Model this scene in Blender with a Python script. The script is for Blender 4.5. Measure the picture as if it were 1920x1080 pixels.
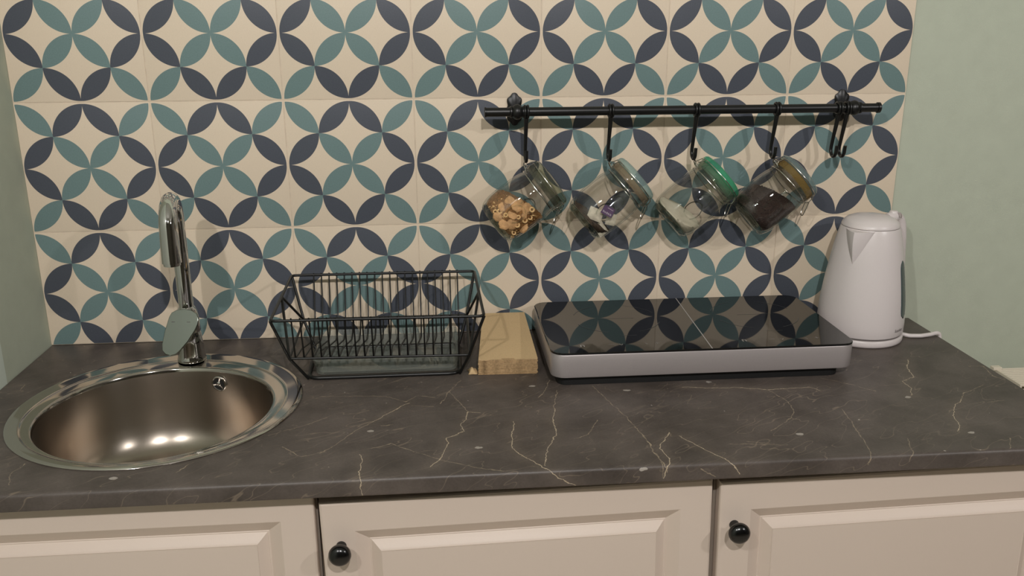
import bpy, bmesh, math, random
from mathutils import Vector, Matrix, noise
random.seed(7)
R = math.radians
C = bpy.context.scene.collection
for o in list(bpy.data.objects): bpy.data.objects.remove(o)

# ------------------------------------------------------------------ camera, light, exposure
sc = bpy.context.scene
cam_d = bpy.data.cameras.new('camera'); cam = bpy.data.objects.new('camera', cam_d); C.objects.link(cam)
cam_d.sensor_width = 36; cam_d.lens = 31.432; cam_d.clip_start = .02
r0 = Vector((0.9961965, -0.0870588, -0.0036452)); r1 = Vector((-0.0283437, -0.2842053, -0.9583444)); r2 = Vector((0.0823964, 0.9548027, -0.2855919))
M = Matrix((r0, -r1, -r2)).transposed().to_4x4(); M.translation = Vector((0.787, -1.785, 1.508))
cam.matrix_world = M; sc.camera = cam
sc.view_settings.view_transform = 'Standard'; sc.view_settings.look = 'None'; sc.view_settings.gamma = 1
sc.view_settings.use_curve_mapping = False; sc.view_settings.exposure = 0.0
w = bpy.data.worlds.new('world'); sc.world = w; w.use_nodes = True
w.node_tree.nodes['Background'].inputs[0].default_value = (.9, .95, 1, 1); w.node_tree.nodes['Background'].inputs[1].default_value = .05
# three ceiling spots of a track behind the camera, turned towards the kitchen wall
LAMPS = [(0.05, -2.25, 2.42, 52), (1.0, -2.3, 2.42, 86), (3.0, -2.2, 2.42, 63)]
for i, (x, y, z, p) in enumerate(LAMPS):
    ld = bpy.data.lights.new('ceiling_spot', 'SPOT'); ld.energy = p; ld.shadow_soft_size = .03; ld.color = (1, .97, .955)
    ld.spot_size = R(125); ld.spot_blend = .6
    lo = bpy.data.objects.new('ceiling_spot', ld); lo.location = (x, y, z); C.objects.link(lo)
    lo.rotation_euler = (Vector((.95+.1*(x-1), -.2, .75))-Vector((x, y, z))).to_track_quat('-Z', 'Y').to_euler()

# ------------------------------------------------------------------ materials
def lin(c):
    return tuple((v/255/12.92 if v/255 <= .04045 else ((v/255+.055)/1.055)**2.4) for v in c) + (1,)
def mat(name, col, rough=.5, metal=0, spec=.5, noise_amt=0, nscale=60, bump=0, bscale=300, trans=0, aniso=0, coat=0):
    m = bpy.data.materials.new(name); m.use_nodes = True; nt = m.node_tree; b = nt.nodes['Principled BSDF']
    b.inputs['Base Color'].default_value = lin(col); b.inputs['Roughness'].default_value = rough
    b.inputs['Metallic'].default_value = metal; b.inputs['Specular IOR Level'].default_value = spec
    b.inputs['Coat Weight'].default_value = coat
    if aniso:
        b.inputs['Anisotropic'].default_value = aniso; tg = nt.nodes.new('ShaderNodeTangent'); tg.direction_type = 'RADIAL'; tg.axis = 'Z'; b.inputs['Anisotropic Rotation'].default_value = .25
        nt.links.new(tg.outputs[0], b.inputs['Tangent'])
    tc = nt.nodes.new('ShaderNodeTexCoord')
    if noise_amt:
        n = nt.nodes.new('ShaderNodeTexNoise'); n.inputs['Scale'].default_value = nscale; n.inputs['Detail'].default_value = 5
        nt.links.new(tc.outputs['Object'], n.inputs['Vector'])
        hs = nt.nodes.new('ShaderNodeHueSaturation'); hs.inputs['Color'].default_value = lin(col)
        mr = nt.nodes.new('ShaderNodeMapRange'); mr.inputs['From Min'].default_value = .3; mr.inputs['From Max'].default_value = .7
        mr.inputs['To Min'].default_value = 1-noise_amt; mr.inputs['To Max'].default_value = 1+noise_amt
        nt.links.new(n.outputs['Fac'], mr.inputs['Value']); nt.links.new(mr.outputs[0], hs.inputs['Value'])
        nt.links.new(hs.outputs[0], b.inputs['Base Color'])
    if bump:
        n2 = nt.nodes.new('ShaderNodeTexNoise'); n2.inputs['Scale'].default_value = bscale; n2.inputs['Detail'].default_value = 3
        nt.links.new(tc.outputs['Object'], n2.inputs['Vector'])
        bp = nt.nodes.new('ShaderNodeBump'); bp.inputs['Strength'].default_value = bump; bp.inputs['Distance'].default_value = .002
        nt.links.new(n2.outputs['Fac'], bp.inputs['Height']); nt.links.new(bp.outputs[0], b.inputs['Normal'])
    return m
def glass_mat(name, tint, edge, gloss=1.0, power=2.5, body=0, bcol=(200, 200, 200)):
    """thin clear glass: see-through in the middle, tinted towards the rims, fresnel gloss"""
    m = bpy.data.materials.new(name); m.use_nodes = True; nt = m.node_tree
    for n in list(nt.nodes): nt.nodes.remove(n)
    N = nt.nodes.new; L = nt.links.new
    out = N('ShaderNodeOutputMaterial'); mix = N('ShaderNodeMixShader'); tr = N('ShaderNodeBsdfTransparent'); gl = N('ShaderNodeBsdfGlossy')
    gl.inputs['Roughness'].default_value = .012; gl.inputs['Color'].default_value = (gloss, gloss, gloss, 1)
    lw = N('ShaderNodeLayerWeight'); lw.inputs['Blend'].default_value = .5
    pw = N('ShaderNodeMath'); pw.operation = 'POWER'; pw.inputs[1].default_value = power; L(lw.outputs['Facing'], pw.inputs[0])
    mc = N('ShaderNodeMix'); mc.data_type = 'RGBA'; mc.inputs['A'].default_value = tint; mc.inputs['B'].default_value = edge
    L(pw.outputs[0], mc.inputs['Factor']); L(mc.outputs['Result'], tr.inputs['Color'])
    p5 = N('ShaderNodeMath'); p5.operation = 'POWER'; p5.inputs[1].default_value = 5; L(lw.outputs['Facing'], p5.inputs[0])
    fr = N('ShaderNodeMath'); fr.operation = 'MULTIPLY_ADD'; fr.inputs[1].default_value = .75; fr.inputs[2].default_value = .04; L(p5.outputs[0], fr.inputs[0])
    L(fr.outputs[0], mix.inputs['Fac']); L(tr.outputs[0], mix.inputs[1]); L(gl.outputs[0], mix.inputs[2]); 
    if body:
        df = N('ShaderNodeBsdfDiffuse'); df.inputs['Color'].default_value = lin(bcol); m2 = N('ShaderNodeMixShader'); m2.inputs['Fac'].default_value = body
        L(tr.outputs[0], m2.inputs[1]); L(df.outputs[0], m2.inputs[2]); L(m2.outputs[0], mix.inputs[1])
    L(mix.outputs[0], out.inputs['Surface'])
    return m

class NT:
    """small helper to write node maths"""
    def __init__(s, nt): s.nt = nt
    def val(s, sock, v):
        if isinstance(v, (int, float)): sock.default_value = v
        elif isinstance(v, (tuple, list, Vector)): sock.default_value = tuple(v)
        else: s.nt.links.new(v, sock)
    def m(s, op, a, b=0, c=0, clamp=False):
        n = s.nt.nodes.new('ShaderNodeMath'); n.operation = op; n.use_clamp = clamp
        s.val(n.inputs[0], a); s.val(n.inputs[1], b); s.val(n.inputs[2], c); return n.outputs[0]
    def v(s, op, a, b=None, sc=None):
        n = s.nt.nodes.new('ShaderNodeVectorMath'); n.operation = op; s.val(n.inputs[0], a)
        if b is not None: s.val(n.inputs[1], b)
        if sc is not None: s.val(n.inputs['Scale'], sc)
        return n.outputs['Value'] if op in ('DOT_PRODUCT', 'LENGTH', 'DISTANCE') else n.outputs['Vector']
    def mix(s, f, a, b):
        n = s.nt.nodes.new('ShaderNodeMix'); n.data_type = 'RGBA'; s.val(n.inputs['Factor'], f); s.val(n.inputs['A'], a); s.val(n.inputs['B'], b)
        return n.outputs['Result']
    def noise(s, vec, scale, detail=4, rough=.5):
        n = s.nt.nodes.new('ShaderNodeTexNoise'); s.nt.links.new(vec, n.inputs['Vector'])
        n.inputs['Scale'].default_value = scale; n.inputs['Detail'].default_value = detail; n.inputs['Roughness'].default_value = rough
        return n

TILE = .25
def tile_mat():
    m = mat('printed_ceramic_tile', (214, 196, 172), rough=.38, spec=.35); nt = m.node_tree; h = NT(nt); b = nt.nodes['Principled BSDF']
    tc = nt.nodes.new('ShaderNodeTexCoord'); sp = nt.nodes.new('ShaderNodeSeparateXYZ'); nt.links.new(tc.outputs['Object'], sp.inputs[0])
    S = .979
    u = h.m('ADD', h.m('DIVIDE', sp.outputs['X'], TILE*S), .5); v = h.m('ADD', h.m('DIVIDE', sp.outputs['Z'], TILE*S), .5)
    inside = h.m('MULTIPLY', h.m('LESS_THAN', h.m('ABSOLUTE', h.m('SUBTRACT', u, .5)), .5), h.m('LESS_THAN', h.m('ABSOLUTE', h.m('SUBTRACT', v, .5)), .5))
    qu = h.m('MULTIPLY', u, 4); qv = h.m('MULTIPLY', v, 4)
    iu = h.m('FLOOR', qu); iv = h.m('FLOOR', qv); fu = h.m('FRACT', qu); fv = h.m('FRACT', qv)
    par = h.m('FLOORED_MODULO', h.m('ADD', iu, iv), 2)
    fx = h.m('ABSOLUTE', h.m('SUBTRACT', fu, par))
    d1 = h.m('ADD', h.m('POWER', h.m('SUBTRACT', 1, fx), 2), h.m('POWER', fv, 2))
    d2 = h.m('ADD', h.m('POWER', fx, 2), h.m('POWER', h.m('SUBTRACT', 1, fv), 2))
    lens = h.m('MULTIPLY', h.m('LESS_THAN', h.m('MAXIMUM', d1, d2), 1.004), inside)
    cu = h.m('LESS_THAN', h.m('ABSOLUTE', h.m('SUBTRACT', iu, 1.5)), 1); cv = h.m('LESS_THAN', h.m('ABSOLUTE', h.m('SUBTRACT', iv, 1.5)), 1)
    navy = h.m('ABSOLUTE', h.m('SUBTRACT', cu, cv))
    n = h.noise(tc.outputs['Object'], 420, 2); nf = h.m('MULTIPLY_ADD', n.outputs['Fac'], .28, .86)
    leaf = h.mix(navy, lin(COL_TEAL), lin(COL_NAVY)); leafn = h.v('SCALE', leaf, sc=nf)
    cr = h.v('SCALE', h.v('ADD', lin(COL_CREAM)[:3], (0, 0, 0)), sc=h.m('MULTIPLY_ADD', n.outputs['Fac'], .1, .95))
    col = h.mix(lens, cr, leafn); nt.links.new(col, b.inputs['Base Color'])
    bp = nt.nodes.new('ShaderNodeBump'); bp.inputs['Strength'].default_value = .12; bp.inputs['Distance'].default_value = .001
    nt.links.new(n.outputs['Fac'], bp.inputs['Height']); nt.links.new(bp.outputs[0], b.inputs['Normal'])
    return m
COL_CREAM = (222, 205, 182); COL_TEAL = (110, 133, 132); COL_NAVY = (78, 82, 91)
STRONG = [[(0.662, -0.542), (0.667, -0.563), (0.665, -0.601), (0.668, -0.622), (0.667, -0.636), (0.669, -0.647)], [(0.852, -0.41), (0.831, -0.405), (0.826, -0.436), (0.817, -0.454), (0.822, -0.477), (0.794, -0.498), (0.796, -0.519), (0.786, -0.56), (0.769, -0.592)], [(0.905, -0.449), (0.897, -0.497), (0.894, -0.544), (0.905, -0.568), (0.935, -0.611), (0.955, -0.633), (0.98, -0.646)], [(0.977, -0.406), (0.968, -0.461), (0.968, -0.501), (0.947, -0.552), (0.936, -0.605)], [(1.16, -0.527), (1.181, -0.567), (1.21, -0.613), (1.226, -0.639)], [(1.218, -0.334), (1.282, -0.345), (1.316, -0.344), (1.365, -0.36), (1.443, -0.357), (1.456, -0.371)], [(1.686, -0.246), (1.662, -0.285), (1.652, -0.329), (1.622, -0.345), (1.621, -0.378), (1.605, -0.407)], [(1.68, -0.436), (1.656, -0.459), (1.631, -0.493), (1.621, -0.531), (1.606, -0.551)], [(1.148, -0.512), (1.117, -0.565), (1.126, -0.602), (1.116, -0.628), (1.113, -0.642)], [(0.731, -0.357), (0.702, -0.391), (0.675, -0.427)]]
MEDIUM = [[(0.576, -0.317), (0.625, -0.318), (0.69, -0.325), (0.725, -0.352), (0.746, -0.328), (0.777, -0.338)], [(0.675, -0.427), (0.648, -0.458), (0.622, -0.506), (0.601, -0.534)], [(1.057, -0.313), (1.091, -0.446), (1.107, -0.539), (1.108, -0.593), (1.118, -0.633)], [(0.984, -0.281), (0.972, -0.325), (0.957, -0.356)], [(0.992, -0.327), (0.977, -0.406)], [(0.823, -0.266), (0.801, -0.313), (0.832, -0.403)], [(0.801, -0.313), (0.786, -0.366)], [(1.365, -0.36), (1.381, -0.412), (1.377, -0.453), (1.36, -0.479), (1.311, -0.523)], [(1.48, -0.317), (1.521, -0.35), (1.552, -0.385)], [(1.757, -0.377), (1.701, -0.408), (1.68, -0.436)], [(1.717, -0.45), (1.755, -0.443)], [(1.811, -0.29), (1.798, -0.338), (1.81, -0.359)], [(1.781, -0.287), (1.811, -0.29)], [(1.104, -0.515), (1.108, -0.577), (1.111, -0.623), (1.111, -0.641)], [(1.459, -0.453), (1.453, -0.503), (1.439, -0.582), (1.434, -0.608), (1.426, -0.635)], [(1.169, -0.629), (1.191, -0.642)], [(1.26, -0.556), (1.298, -0.567)], [(1.227, -0.561), (1.318, -0.573)], [(1.041, -0.458), (1.018, -0.506), (0.993, -0.522)], [(0.687, -0.443), (0.707, -0.443)], [(0.737, -0.369), (0.772, -0.377)], [(0.064, -0.372), (0.075, -0.37)], [(0.02, -0.219), (0.035, -0.209), (0.039, -0.237), (0.033, -0.24)], [(0.512, -0.463), (0.562, -0.433), (0.597, -0.403)], [(0.54, -0.505), (0.574, -0.542), (0.608, -0.528)], [(0.672, -0.526), (0.707, -0.511), (0.751, -0.548), (0.789, -0.574), (0.835, -0.601), (0.876, -0.615)], [(0.168, -0.526), (0.159, -0.557), (0.173, -0.589)], [(0.415, -0.544), (0.398, -0.574)], [(1.513, -0.568), (1.5, -0.608), (1.49, -0.632)], [(1.673, -0.583), (1.651, -0.615)]]
SPECKS = [(0.843, -0.537), (1.115, -0.339), (0.951, -0.303), (1.624, -0.557), (1.351, -0.538), (1.081, -0.623), (0.313, -0.584), (0.289, -0.553), (0.673, -0.463), (1.271, -0.316), (1.595, -0.415)]
SKIPV = False
def seg_field(h, P, lines):
    d = None
    for ln in lines:
        for (ax, ay), (bx, by) in zip(ln, ln[1:]):
            a = Vector((ax, ay, 0)); ba = Vector((bx-ax, by-ay, 0)); L2 = max(ba.length_squared, 1e-9)
            pa = h.v('SUBTRACT', P, a)
            t = h.m('MINIMUM', h.m('MAXIMUM', h.v('DOT_PRODUCT', pa, ba/L2), 0.0), 1.0)
            dd = h.v('LENGTH', h.v('SUBTRACT', pa, h.v('SCALE', ba, sc=t)))
            d = dd if d is None else h.m('MINIMUM', d, dd)
    return d
def worktop_mat():
    m = mat('dark_marble_laminate', (88, 78, 70), rough=.42, spec=.4); nt = m.node_tree; h = NT(nt); b = nt.nodes['Principled BSDF']
    geo = nt.nodes.new('ShaderNodeNewGeometry'); sp = nt.nodes.new('ShaderNodeSeparateXYZ'); nt.links.new(geo.outputs['Position'], sp.inputs[0])
    cb = nt.nodes.new('ShaderNodeCombineXYZ'); nt.links.new(sp.outputs['X'], cb.inputs['X'])
    nt.links.new(h.m('ADD', sp.outputs['Y'], h.m('SUBTRACT', sp.outputs['Z'], .88)), cb.inputs['Y'])
    P0 = cb.outputs[0]
    nz = h.noise(P0, 55, 4, .6)
    P = h.v('ADD', P0, h.v('MULTIPLY', h.v('SUBTRACT', nz.outputs['Color'], (.5, .5, .5)), (.012, .012, 0)))
    ds = seg_field(h, P, STRONG); dm = seg_field(h, P, MEDIUM)
    wn = h.noise(P0, 90, 2); wob = h.m('MULTIPLY_ADD', wn.outputs['Fac'], 1.6, .2)
    def line(d, w): 
        n = nt.nodes.new('ShaderNodeMapRange'); nt.links.new(d, n.inputs['Value']); n.inputs['From Min'].default_value = w*.35
        nt.links.new(h.m('MULTIPLY', wob, w), n.inputs['From Max']); n.inputs['To Min'].default_value = 1; n.inputs['To Max'].default_value = 0; return n.outputs[0]
    ls = line(ds, .00075); lm = h.m('MULTIPLY', line(dm, .0009), h.m('MULTIPLY_ADD', wn.outputs['Fac'], 1.6, -.3, clamp=True))
    halo = h.m('MULTIPLY', h.m('SUBTRACT', 1, h.m('DIVIDE', ds, .02), clamp=True), .10)
    # fine random cracks: ridges of stretched noise
    rv = nt.nodes.new('ShaderNodeVectorRotate'); rv.rotation_type = 'Z_AXIS'; rv.inputs['Angle'].default_value = R(-32); nt.links.new(P0, rv.inputs['Vector'])
    st = h.v('MULTIPLY', rv.outputs[0], (.55, 1.9, 1))
    def ridge(scale, w, det=3):
        n = h.noise(st, scale, det, .55); r = h.m('ABSOLUTE', h.m('SUBTRACT', n.outputs['Fac'], .5))
        return h.m('SUBTRACT', 1, h.m('DIVIDE', r, w), clamp=True)
    mk = h.noise(P0, 5, 2); mask = h.m('MULTIPLY_ADD', mk.outputs['Fac'], 5, -2.5, clamp=True)
    fine = h.m('MULTIPLY', ridge(5, .0035), mask); fine2 = h.m('MULTIPLY', ridge(11, .0045, 2), h.m('SUBTRACT', 1, mask))
    vo = nt.nodes.new('ShaderNodeTexVoronoi'); vo.inputs['Scale'].default_value = 30; nt.links.new(P, vo.inputs['Vector'])
    spk = h.m('MULTIPLY', h.m('LESS_THAN', vo.outputs['Distance'], .055), h.m('GREATER_THAN', wn.outputs['Fac'], .56))
    sd = None
    for x, y in SPECKS:
        dd = h.v('LENGTH', h.v('MULTIPLY', h.v('SUBTRACT', P, (x, y, 0)), (.7, 1.2, 1)))
        sd = dd if sd is None else h.m('MINIMUM', sd, dd)
    spk2 = h.m('LESS_THAN', sd, .0042)
    base = h.noise(P0, 9, 6, .62); bf = nt.nodes.new('ShaderNodeMapRange'); nt.links.new(base.outputs['Fac'], bf.inputs['Value'])
    bf.inputs['From Min'].default_value = .3; bf.inputs['From Max'].default_value = .72
    gr = h.noise(P0, 260, 3, .7)
    c0 = h.mix(bf.outputs[0], lin((66, 59, 54)), lin((98, 89, 83)))
    c0 = h.v('SCALE', c0, sc=h.m('MULTIPLY_ADD', gr.outputs['Fac'], .5, .75))
    c1 = h.mix(halo, c0, lin((150, 135, 118)))
    c2 = h.mix(h.m('MULTIPLY', h.m('MAXIMUM', fine, fine2), .3), c1, lin((170, 152, 130)))
    c3 = h.mix(h.m('MULTIPLY', lm, .72), c2, lin((186, 168, 140)))
    c4 = h.mix(h.m('MULTIPLY', ls, .8), c3, h.mix(wn.outputs['Fac'], lin((190, 178, 160)), lin((204, 182, 146))))
    c5 = h.mix(h.m('MULTIPLY', h.m('MAXIMUM', spk, spk2), .7), c4, lin((180, 172, 162)))
    nt.links.new(c5, b.inputs['Base Color'])
    bp = nt.nodes.new('ShaderNodeBump'); bp.inputs['Strength'].default_value = .15; bp.inputs['Distance'].default_value = .001
    nt.links.new(gr.outputs['Fac'], bp.inputs['Height']); nt.links.new(bp.outputs[0], b.inputs['Normal'])
    return m
COL_TOP_A = (62, 54, 48); COL_TOP_B = (96, 85, 77)

MT = dict(
    tile=tile_mat(), grout=mat('grout', (214, 198, 178), .9, noise_amt=.1),
    wall=mat('sage_wall_paint', (184, 190, 172), .7, spec=.25, noise_amt=.03, nscale=25, bump=.15, bscale=500),
    wall_left_pale=mat('pale_left_wall', (205, 214, 202), .55, spec=.3),
    ceiling=mat('ceiling_white', (205, 204, 200), .9), floor=mat('floor_oak', (196, 184, 168), .5, noise_amt=.15, nscale=8),
    room=mat('room_grey_paint', (120, 116, 110), .85),
    top=worktop_mat(),
    cab=mat('matte_white_lacquer', (210, 194, 180), .42, spec=.4, bump=.03, bscale=250),
    cab_in=mat('carcass_board', (150, 138, 126), .6), dark=mat('painted_hole_dark', (24, 22, 20), .8),
    black=mat('black_powder_coat', (13, 13, 13), .38, spec=.5), knob=mat('black_knob_gloss', (8, 8, 8), .22, spec=.6),
    wire=mat('black_coated_wire', (16, 16, 15), .35, spec=.5),
    steel=mat('polished_steel', (196, 190, 182), .10, 1), brushed=mat('brushed_steel', (172, 162, 150), .29, 1, aniso=.55),
    chrome=mat('chrome', (215, 213, 210), .05, 1), chrome_r=mat('chrome_satin', (146, 152, 144), .18, 1),
    zinc=mat('steel_wire', (200, 196, 186), .2, 1),
    hob_glass=mat('black_ceramic_glass', (5, 5, 6), .035, spec=.65, coat=.0), alu=mat('silver_plastic', (166, 158, 156), .38, .35, noise_amt=.04, nscale=900),
    hob_under=mat('black_plastic', (12, 12, 12), .6), line=mat('pale_line', (170, 165, 160), .5), mark=mat('grey_hob_print', (72, 74, 76), .4),
    kettle=mat('white_plastic', (218, 209, 206), .32, spec=.45, noise_amt=.012, nscale=600), kettle_dark=mat('window_grey', (70, 82, 82), .2), print=mat('dark_print', (80, 70, 72), .6),
    groove=mat('painted_gap_shade', (110, 104, 100), .6),  # shade of the kettle's lid and base gaps, painted as a darker grey
    kraft=mat('kraft_paper', (205, 176, 134), .85, spec=.2, noise_amt=.07, nscale=500, bump=.2, bscale=700), kraft2=mat('kraft_paper_edges', (176, 146, 108), .9, spec=.2, noise_amt=.2, nscale=300),
    radiator=mat('cream_radiator', (226, 216, 196), .4), 
    jar=glass_mat('jar_glass', (.99, .99, .985, 1), (.76, .78, .74, 1)),
    jar_thick=glass_mat('jar_base_glass', (.93, .95, .93, 1), (.50, .58, .53, 1)),
    lid_clear=glass_mat('lid_glass_clear', (.72, .75, .68, 1), (.45, .5, .43, 1), 1, 2.5, .12, (120, 122, 106)),
    lid_aqua=glass_mat('lid_glass_aqua', (.74, .86, .85, 1), (.55, .70, .69, 1), 1, 2.5, .32, (176, 200, 196)),
    lid_green=glass_mat('lid_glass_green', (.34, .80, .62, 1), (.18, .62, .46, 1), 1, 2.5, .3, (96, 190, 152)),
    lid_grey=glass_mat('lid_glass_grey', (.80, .88, .87, 1), (.55, .64, .63, 1), 1, 2.5, .28, (160, 178, 176)),
    gasket_a=glass_mat('gasket_smoke', (.80, .80, .74, 1), (.55, .56, .48, 1), 1, 2.5, .22, (120, 120, 104)), gasket_b=glass_mat('gasket_tan', (.86, .80, .70, 1), (.6, .52, .42, 1), 1, 2.5, .45, (158, 138, 112)),
    gasket_c=glass_mat('gasket_green', (.80, .88, .80, 1), (.5, .6, .5, 1), 1, 2.5, .25, (126, 146, 124)), gasket_d=glass_mat('gasket_amber', (.85, .74, .5, 1), (.5, .4, .2, 1), 1, 2.5, .5, (140, 114, 66)),
    tray=glass_mat('tray_glass', (.93, .945, .93, 1), (.72, .76, .72, 1), 1.0, 1.6, .22, (172, 174, 166)),
    cereal=mat('toasted_cereal', (140, 98, 54), .8, noise_amt=.4, nscale=160, bump=.8, bscale=300), cookie=mat('biscuit', (196, 152, 104), .8, noise_amt=.2, nscale=200, bump=.5, bscale=350), ring=mat('oat_ring', (214, 176, 122), .75, noise_amt=.12, nscale=300),
    sugar=mat('white_sugar', (222, 212, 188), .9, noise_amt=.06, nscale=900, bump=.5, bscale=1500),
    coffee=mat('dark_granules', (50, 33, 26), .75, noise_amt=.5, nscale=350, bump=1, bscale=500),
    tea=mat('white_tea_paper', (206, 196, 176), .8, noise_amt=.15, nscale=120), tealeaf=mat('tea_leaf_brown', (74, 58, 46), .9, noise_amt=.4, nscale=200),
    purple=mat('purple_card', (88, 62, 98), .6), white=mat('white_ink', (215, 205, 210), .6),
)

# ------------------------------------------------------------------ mesh helpers
class MB:
    def __init__(s): s.v = []; s.f = []
    def add(s, vs, fs):
        k = len(s.v); s.v += [Vector(p) for p in vs]; s.f += [tuple(i+k for i in f) for f in fs]; return s
    def box(s, x0, x1, y0, y1, z0, z1):
        return s.add([(x0,y0,z0),(x1,y0,z0),(x1,y1,z0),(x0,y1,z0),(x0,y0,z1),(x1,y0,z1),(x1,y1,z1),(x0,y1,z1)],
                     [(0,3,2,1),(4,5,6,7),(0,1,5,4),(1,2,6,5),(2,3,7,6),(3,0,4,7)])
    def rings(s, rings, cap0=True, cap1=True, closed=False):
        n = len(rings[0]); vs = [p for r in rings for p in r]; fs = []
        m = len(rings)
        for i in range(m if closed else m-1):
            a = i*n; b = ((i+1) % m)*n
            for j in range(n): fs.append((a+j, a+(j+1) % n, b+(j+1) % n, b+j))
        if not closed:
            if cap0: fs.append(tuple(reversed(range(n))))
            if cap1: fs.append(tuple(range((m-1)*n, m*n)))
        return s.add(vs, fs)
    def lathe(s, prof, c=(0,0,0), n=48, mtx=None, cap0=True, cap1=True):
        rr = []
        for r, z in prof:
            ring = [Vector((r*math.cos(2*math.pi*j/n), r*math.sin(2*math.pi*j/n), z)) for j in range(n)]
            ring = [(mtx @ p) if mtx else p for p in ring]
            rr.append([p+Vector(c) for p in ring])
        return s.rings(rr, cap0, cap1)
    def tube(s, path, r, n=8, closed=False):
        path = [Vector(p) for p in path]; m = len(path); rr = []
        up = None
        for i, p in enumerate(path):
            a = path[(i-1) % m] if (i or closed) else p; b = path[(i+1) % m] if (i < m-1 or closed) else p
            t1 = (p-a).normalized() if (p-a).length > 1e-9 else (b-p).normalized(); t2 = (b-p).normalized() if (b-p).length > 1e-9 else t1
            t = (t1+t2); t = t.normalized() if t.length > 1e-6 else t1
            if up is None:
                up = Vector((0,0,1)) if abs(t.z) < .9 else Vector((1,0,0))
            side = t.cross(up)
            if side.length < 1e-4: side = t.cross(Vector((0,1,0)))
            side.normalize(); up = side.cross(t).normalized()
            k = 1/max(math.cos(min(t1.angle(t2, 0)/2, 1.0)), .5)
            rad = r[i] if isinstance(r, (list, tuple)) else r
            rr.append([p + (side*math.cos(2*math.pi*j/n)+up*math.sin(2*math.pi*j/n))*rad*(k if k < 1.3 else 1.15) for j in range(n)])
        return s.rings(rr, closed=closed)
    def prism(s, poly, z0, z1, mtx=None):
        rr = [[(mtx @ Vector((x, y, z))) if mtx else Vector((x, y, z)) for x, y in poly] for z in (z0, z1)]
        return s.rings(rr)
    def build(s, name, m, parent=None, org=(0,0,0), smooth=40, bevel=0, seg=2, label=None, kind=None, sub=0):
        me = bpy.data.meshes.new(name); o = Vector(org)
        me.from_pydata([p-o for p in s.v], [], s.f); me.validate()
        bm = bmesh.new(); bm.from_mesh(me); bmesh.ops.recalc_face_normals(bm, faces=bm.faces); bm.to_mesh(me); bm.free()
        me.materials.append(m)
        if smooth: 
            me.shade_smooth(); me.set_sharp_from_angle(angle=R(smooth))
        ob = bpy.data.objects.new(name, me); C.objects.link(ob)
        if parent: ob.parent = parent
        else: ob.location = o
        if bevel:
            b = ob.modifiers.new('bevel', 'BEVEL'); b.width = bevel; b.segments = seg; b.limit_method = 'ANGLE'; b.angle_limit = R(40)
        if sub:
            b = ob.modifiers.new('sub', 'SUBSURF'); b.levels = sub; b.render_levels = sub
        if label: ob['label'] = label
        if kind: ob['kind'] = kind
        return ob
def arc(c, r, a0, a1, n, ax=(1,0,0), ay=(0,0,1)):
    c = Vector(c); ax = Vector(ax); ay = Vector(ay)
    return [c + (ax*math.cos(R(a0+(a1-a0)*i/n))+ay*math.sin(R(a0+(a1-a0)*i/n)))*r for i in range(n+1)]
def rrect(x0, x1, y0, y1, r, n=6):
    pts = []
    for cx, cy, a in ((x1-r, y1-r, 0), (x0+r, y1-r, 90), (x0+r, y0+r, 180), (x1-r, y0+r, 270)):
        pts += [(cx+r*math.cos(R(a+90*i/n)), cy+r*math.sin(R(a+90*i/n))) for i in range(n+1)]
    return pts
def tag(o, label, cat, group=None, kind=None):
    o['label'] = label; o['category'] = cat
    if group: o['group'] = group
    if kind: o['kind'] = kind
    return o
def thing(name, label, cat, loc, group=None, rot=None):
    o = bpy.data.objects.new(name, None); C.objects.link(o); o.location = loc; o.empty_display_size = .02
    if rot: o.rotation_euler = rot
    return tag(o, label, cat, group)
def struct(name, mb, m, **k):
    o = mb.build(name, m, org=mb.v[0], **k); o['kind'] = 'structure'; return o
def copy_part(o, parent):
    c = o.copy(); C.objects.link(c); c.parent = parent
    for ch in list(o.children): copy_part(ch, c)
    return c

# ------------------------------------------------------------------ setting
WB = .009                                   # wall plane behind the tiles
wall_back = MB().box(-.10, 3.5, WB, WB+.12, 0, 2.6).build('wall_back', MT['wall'], org=(0, WB, 0)); wall_back['kind'] = 'structure'
struct('wall_left', MB().box(-.12, 0, -.20, WB, 0, 2.6), MT['wall'])
struct('wall_left_pale_1', MB().box(-.12, .001, -3.6, -.20, 0, 2.6), MT['wall_left_pale'])  # front stretch of the left wall, in a paler colour than the back
struct('wall_right', MB().box(3.4, 3.5, -3.6, WB, 0, 2.6), MT['room'])
struct('wall_front', MB().box(-.12, 3.5, -3.7, -3.6, 0, 2.6), MT['room'])
struct('floor', MB().box(-.12, 3.5, -3.7, .12, -.1, 0), MT['floor'])
struct('ceiling', MB().box(-.12, 3.5, -3.7, .12, 2.6, 2.7), MT['ceiling'])
# grout bed and tiles: pieces of the back wall
Z0 = 1.1143
MB().box(.0003, 7*TILE-.001, .0012, WB, .8805, Z0+2*TILE).build('grout', MT['grout'], parent=wall_back, org=(0, WB, 0))
def tile_mesh(z0, z1, name):
    g = .0008; h = TILE/2-g
    mb = MB().box(-h, h, 0, WB-.0005, z0+g, z1-g); me = bpy.data.meshes.new(name); me.from_pydata(mb.v, [], mb.f)
    bm = bmesh.new(); bm.from_mesh(me); bmesh.ops.recalc_face_normals(bm, faces=bm.faces)
    ed = [e for e in bm.edges if all(v.co.y < 1e-6 for v in e.verts)]
    bmesh.ops.bevel(bm, geom=ed, offset=.0011, segments=2, profile=.6, affect='EDGES'); bm.to_mesh(me); bm.free()
    me.materials.append(MT['tile']); me.shade_smooth(); me.set_sharp_from_angle(angle=R(50)); return me
tm_full = tile_mesh(-TILE/2, TILE/2, 'tile'); tm_cut = tile_mesh(-TILE/2+(.8805-(Z0-TILE)), TILE/2, 'tile_cut')
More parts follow.
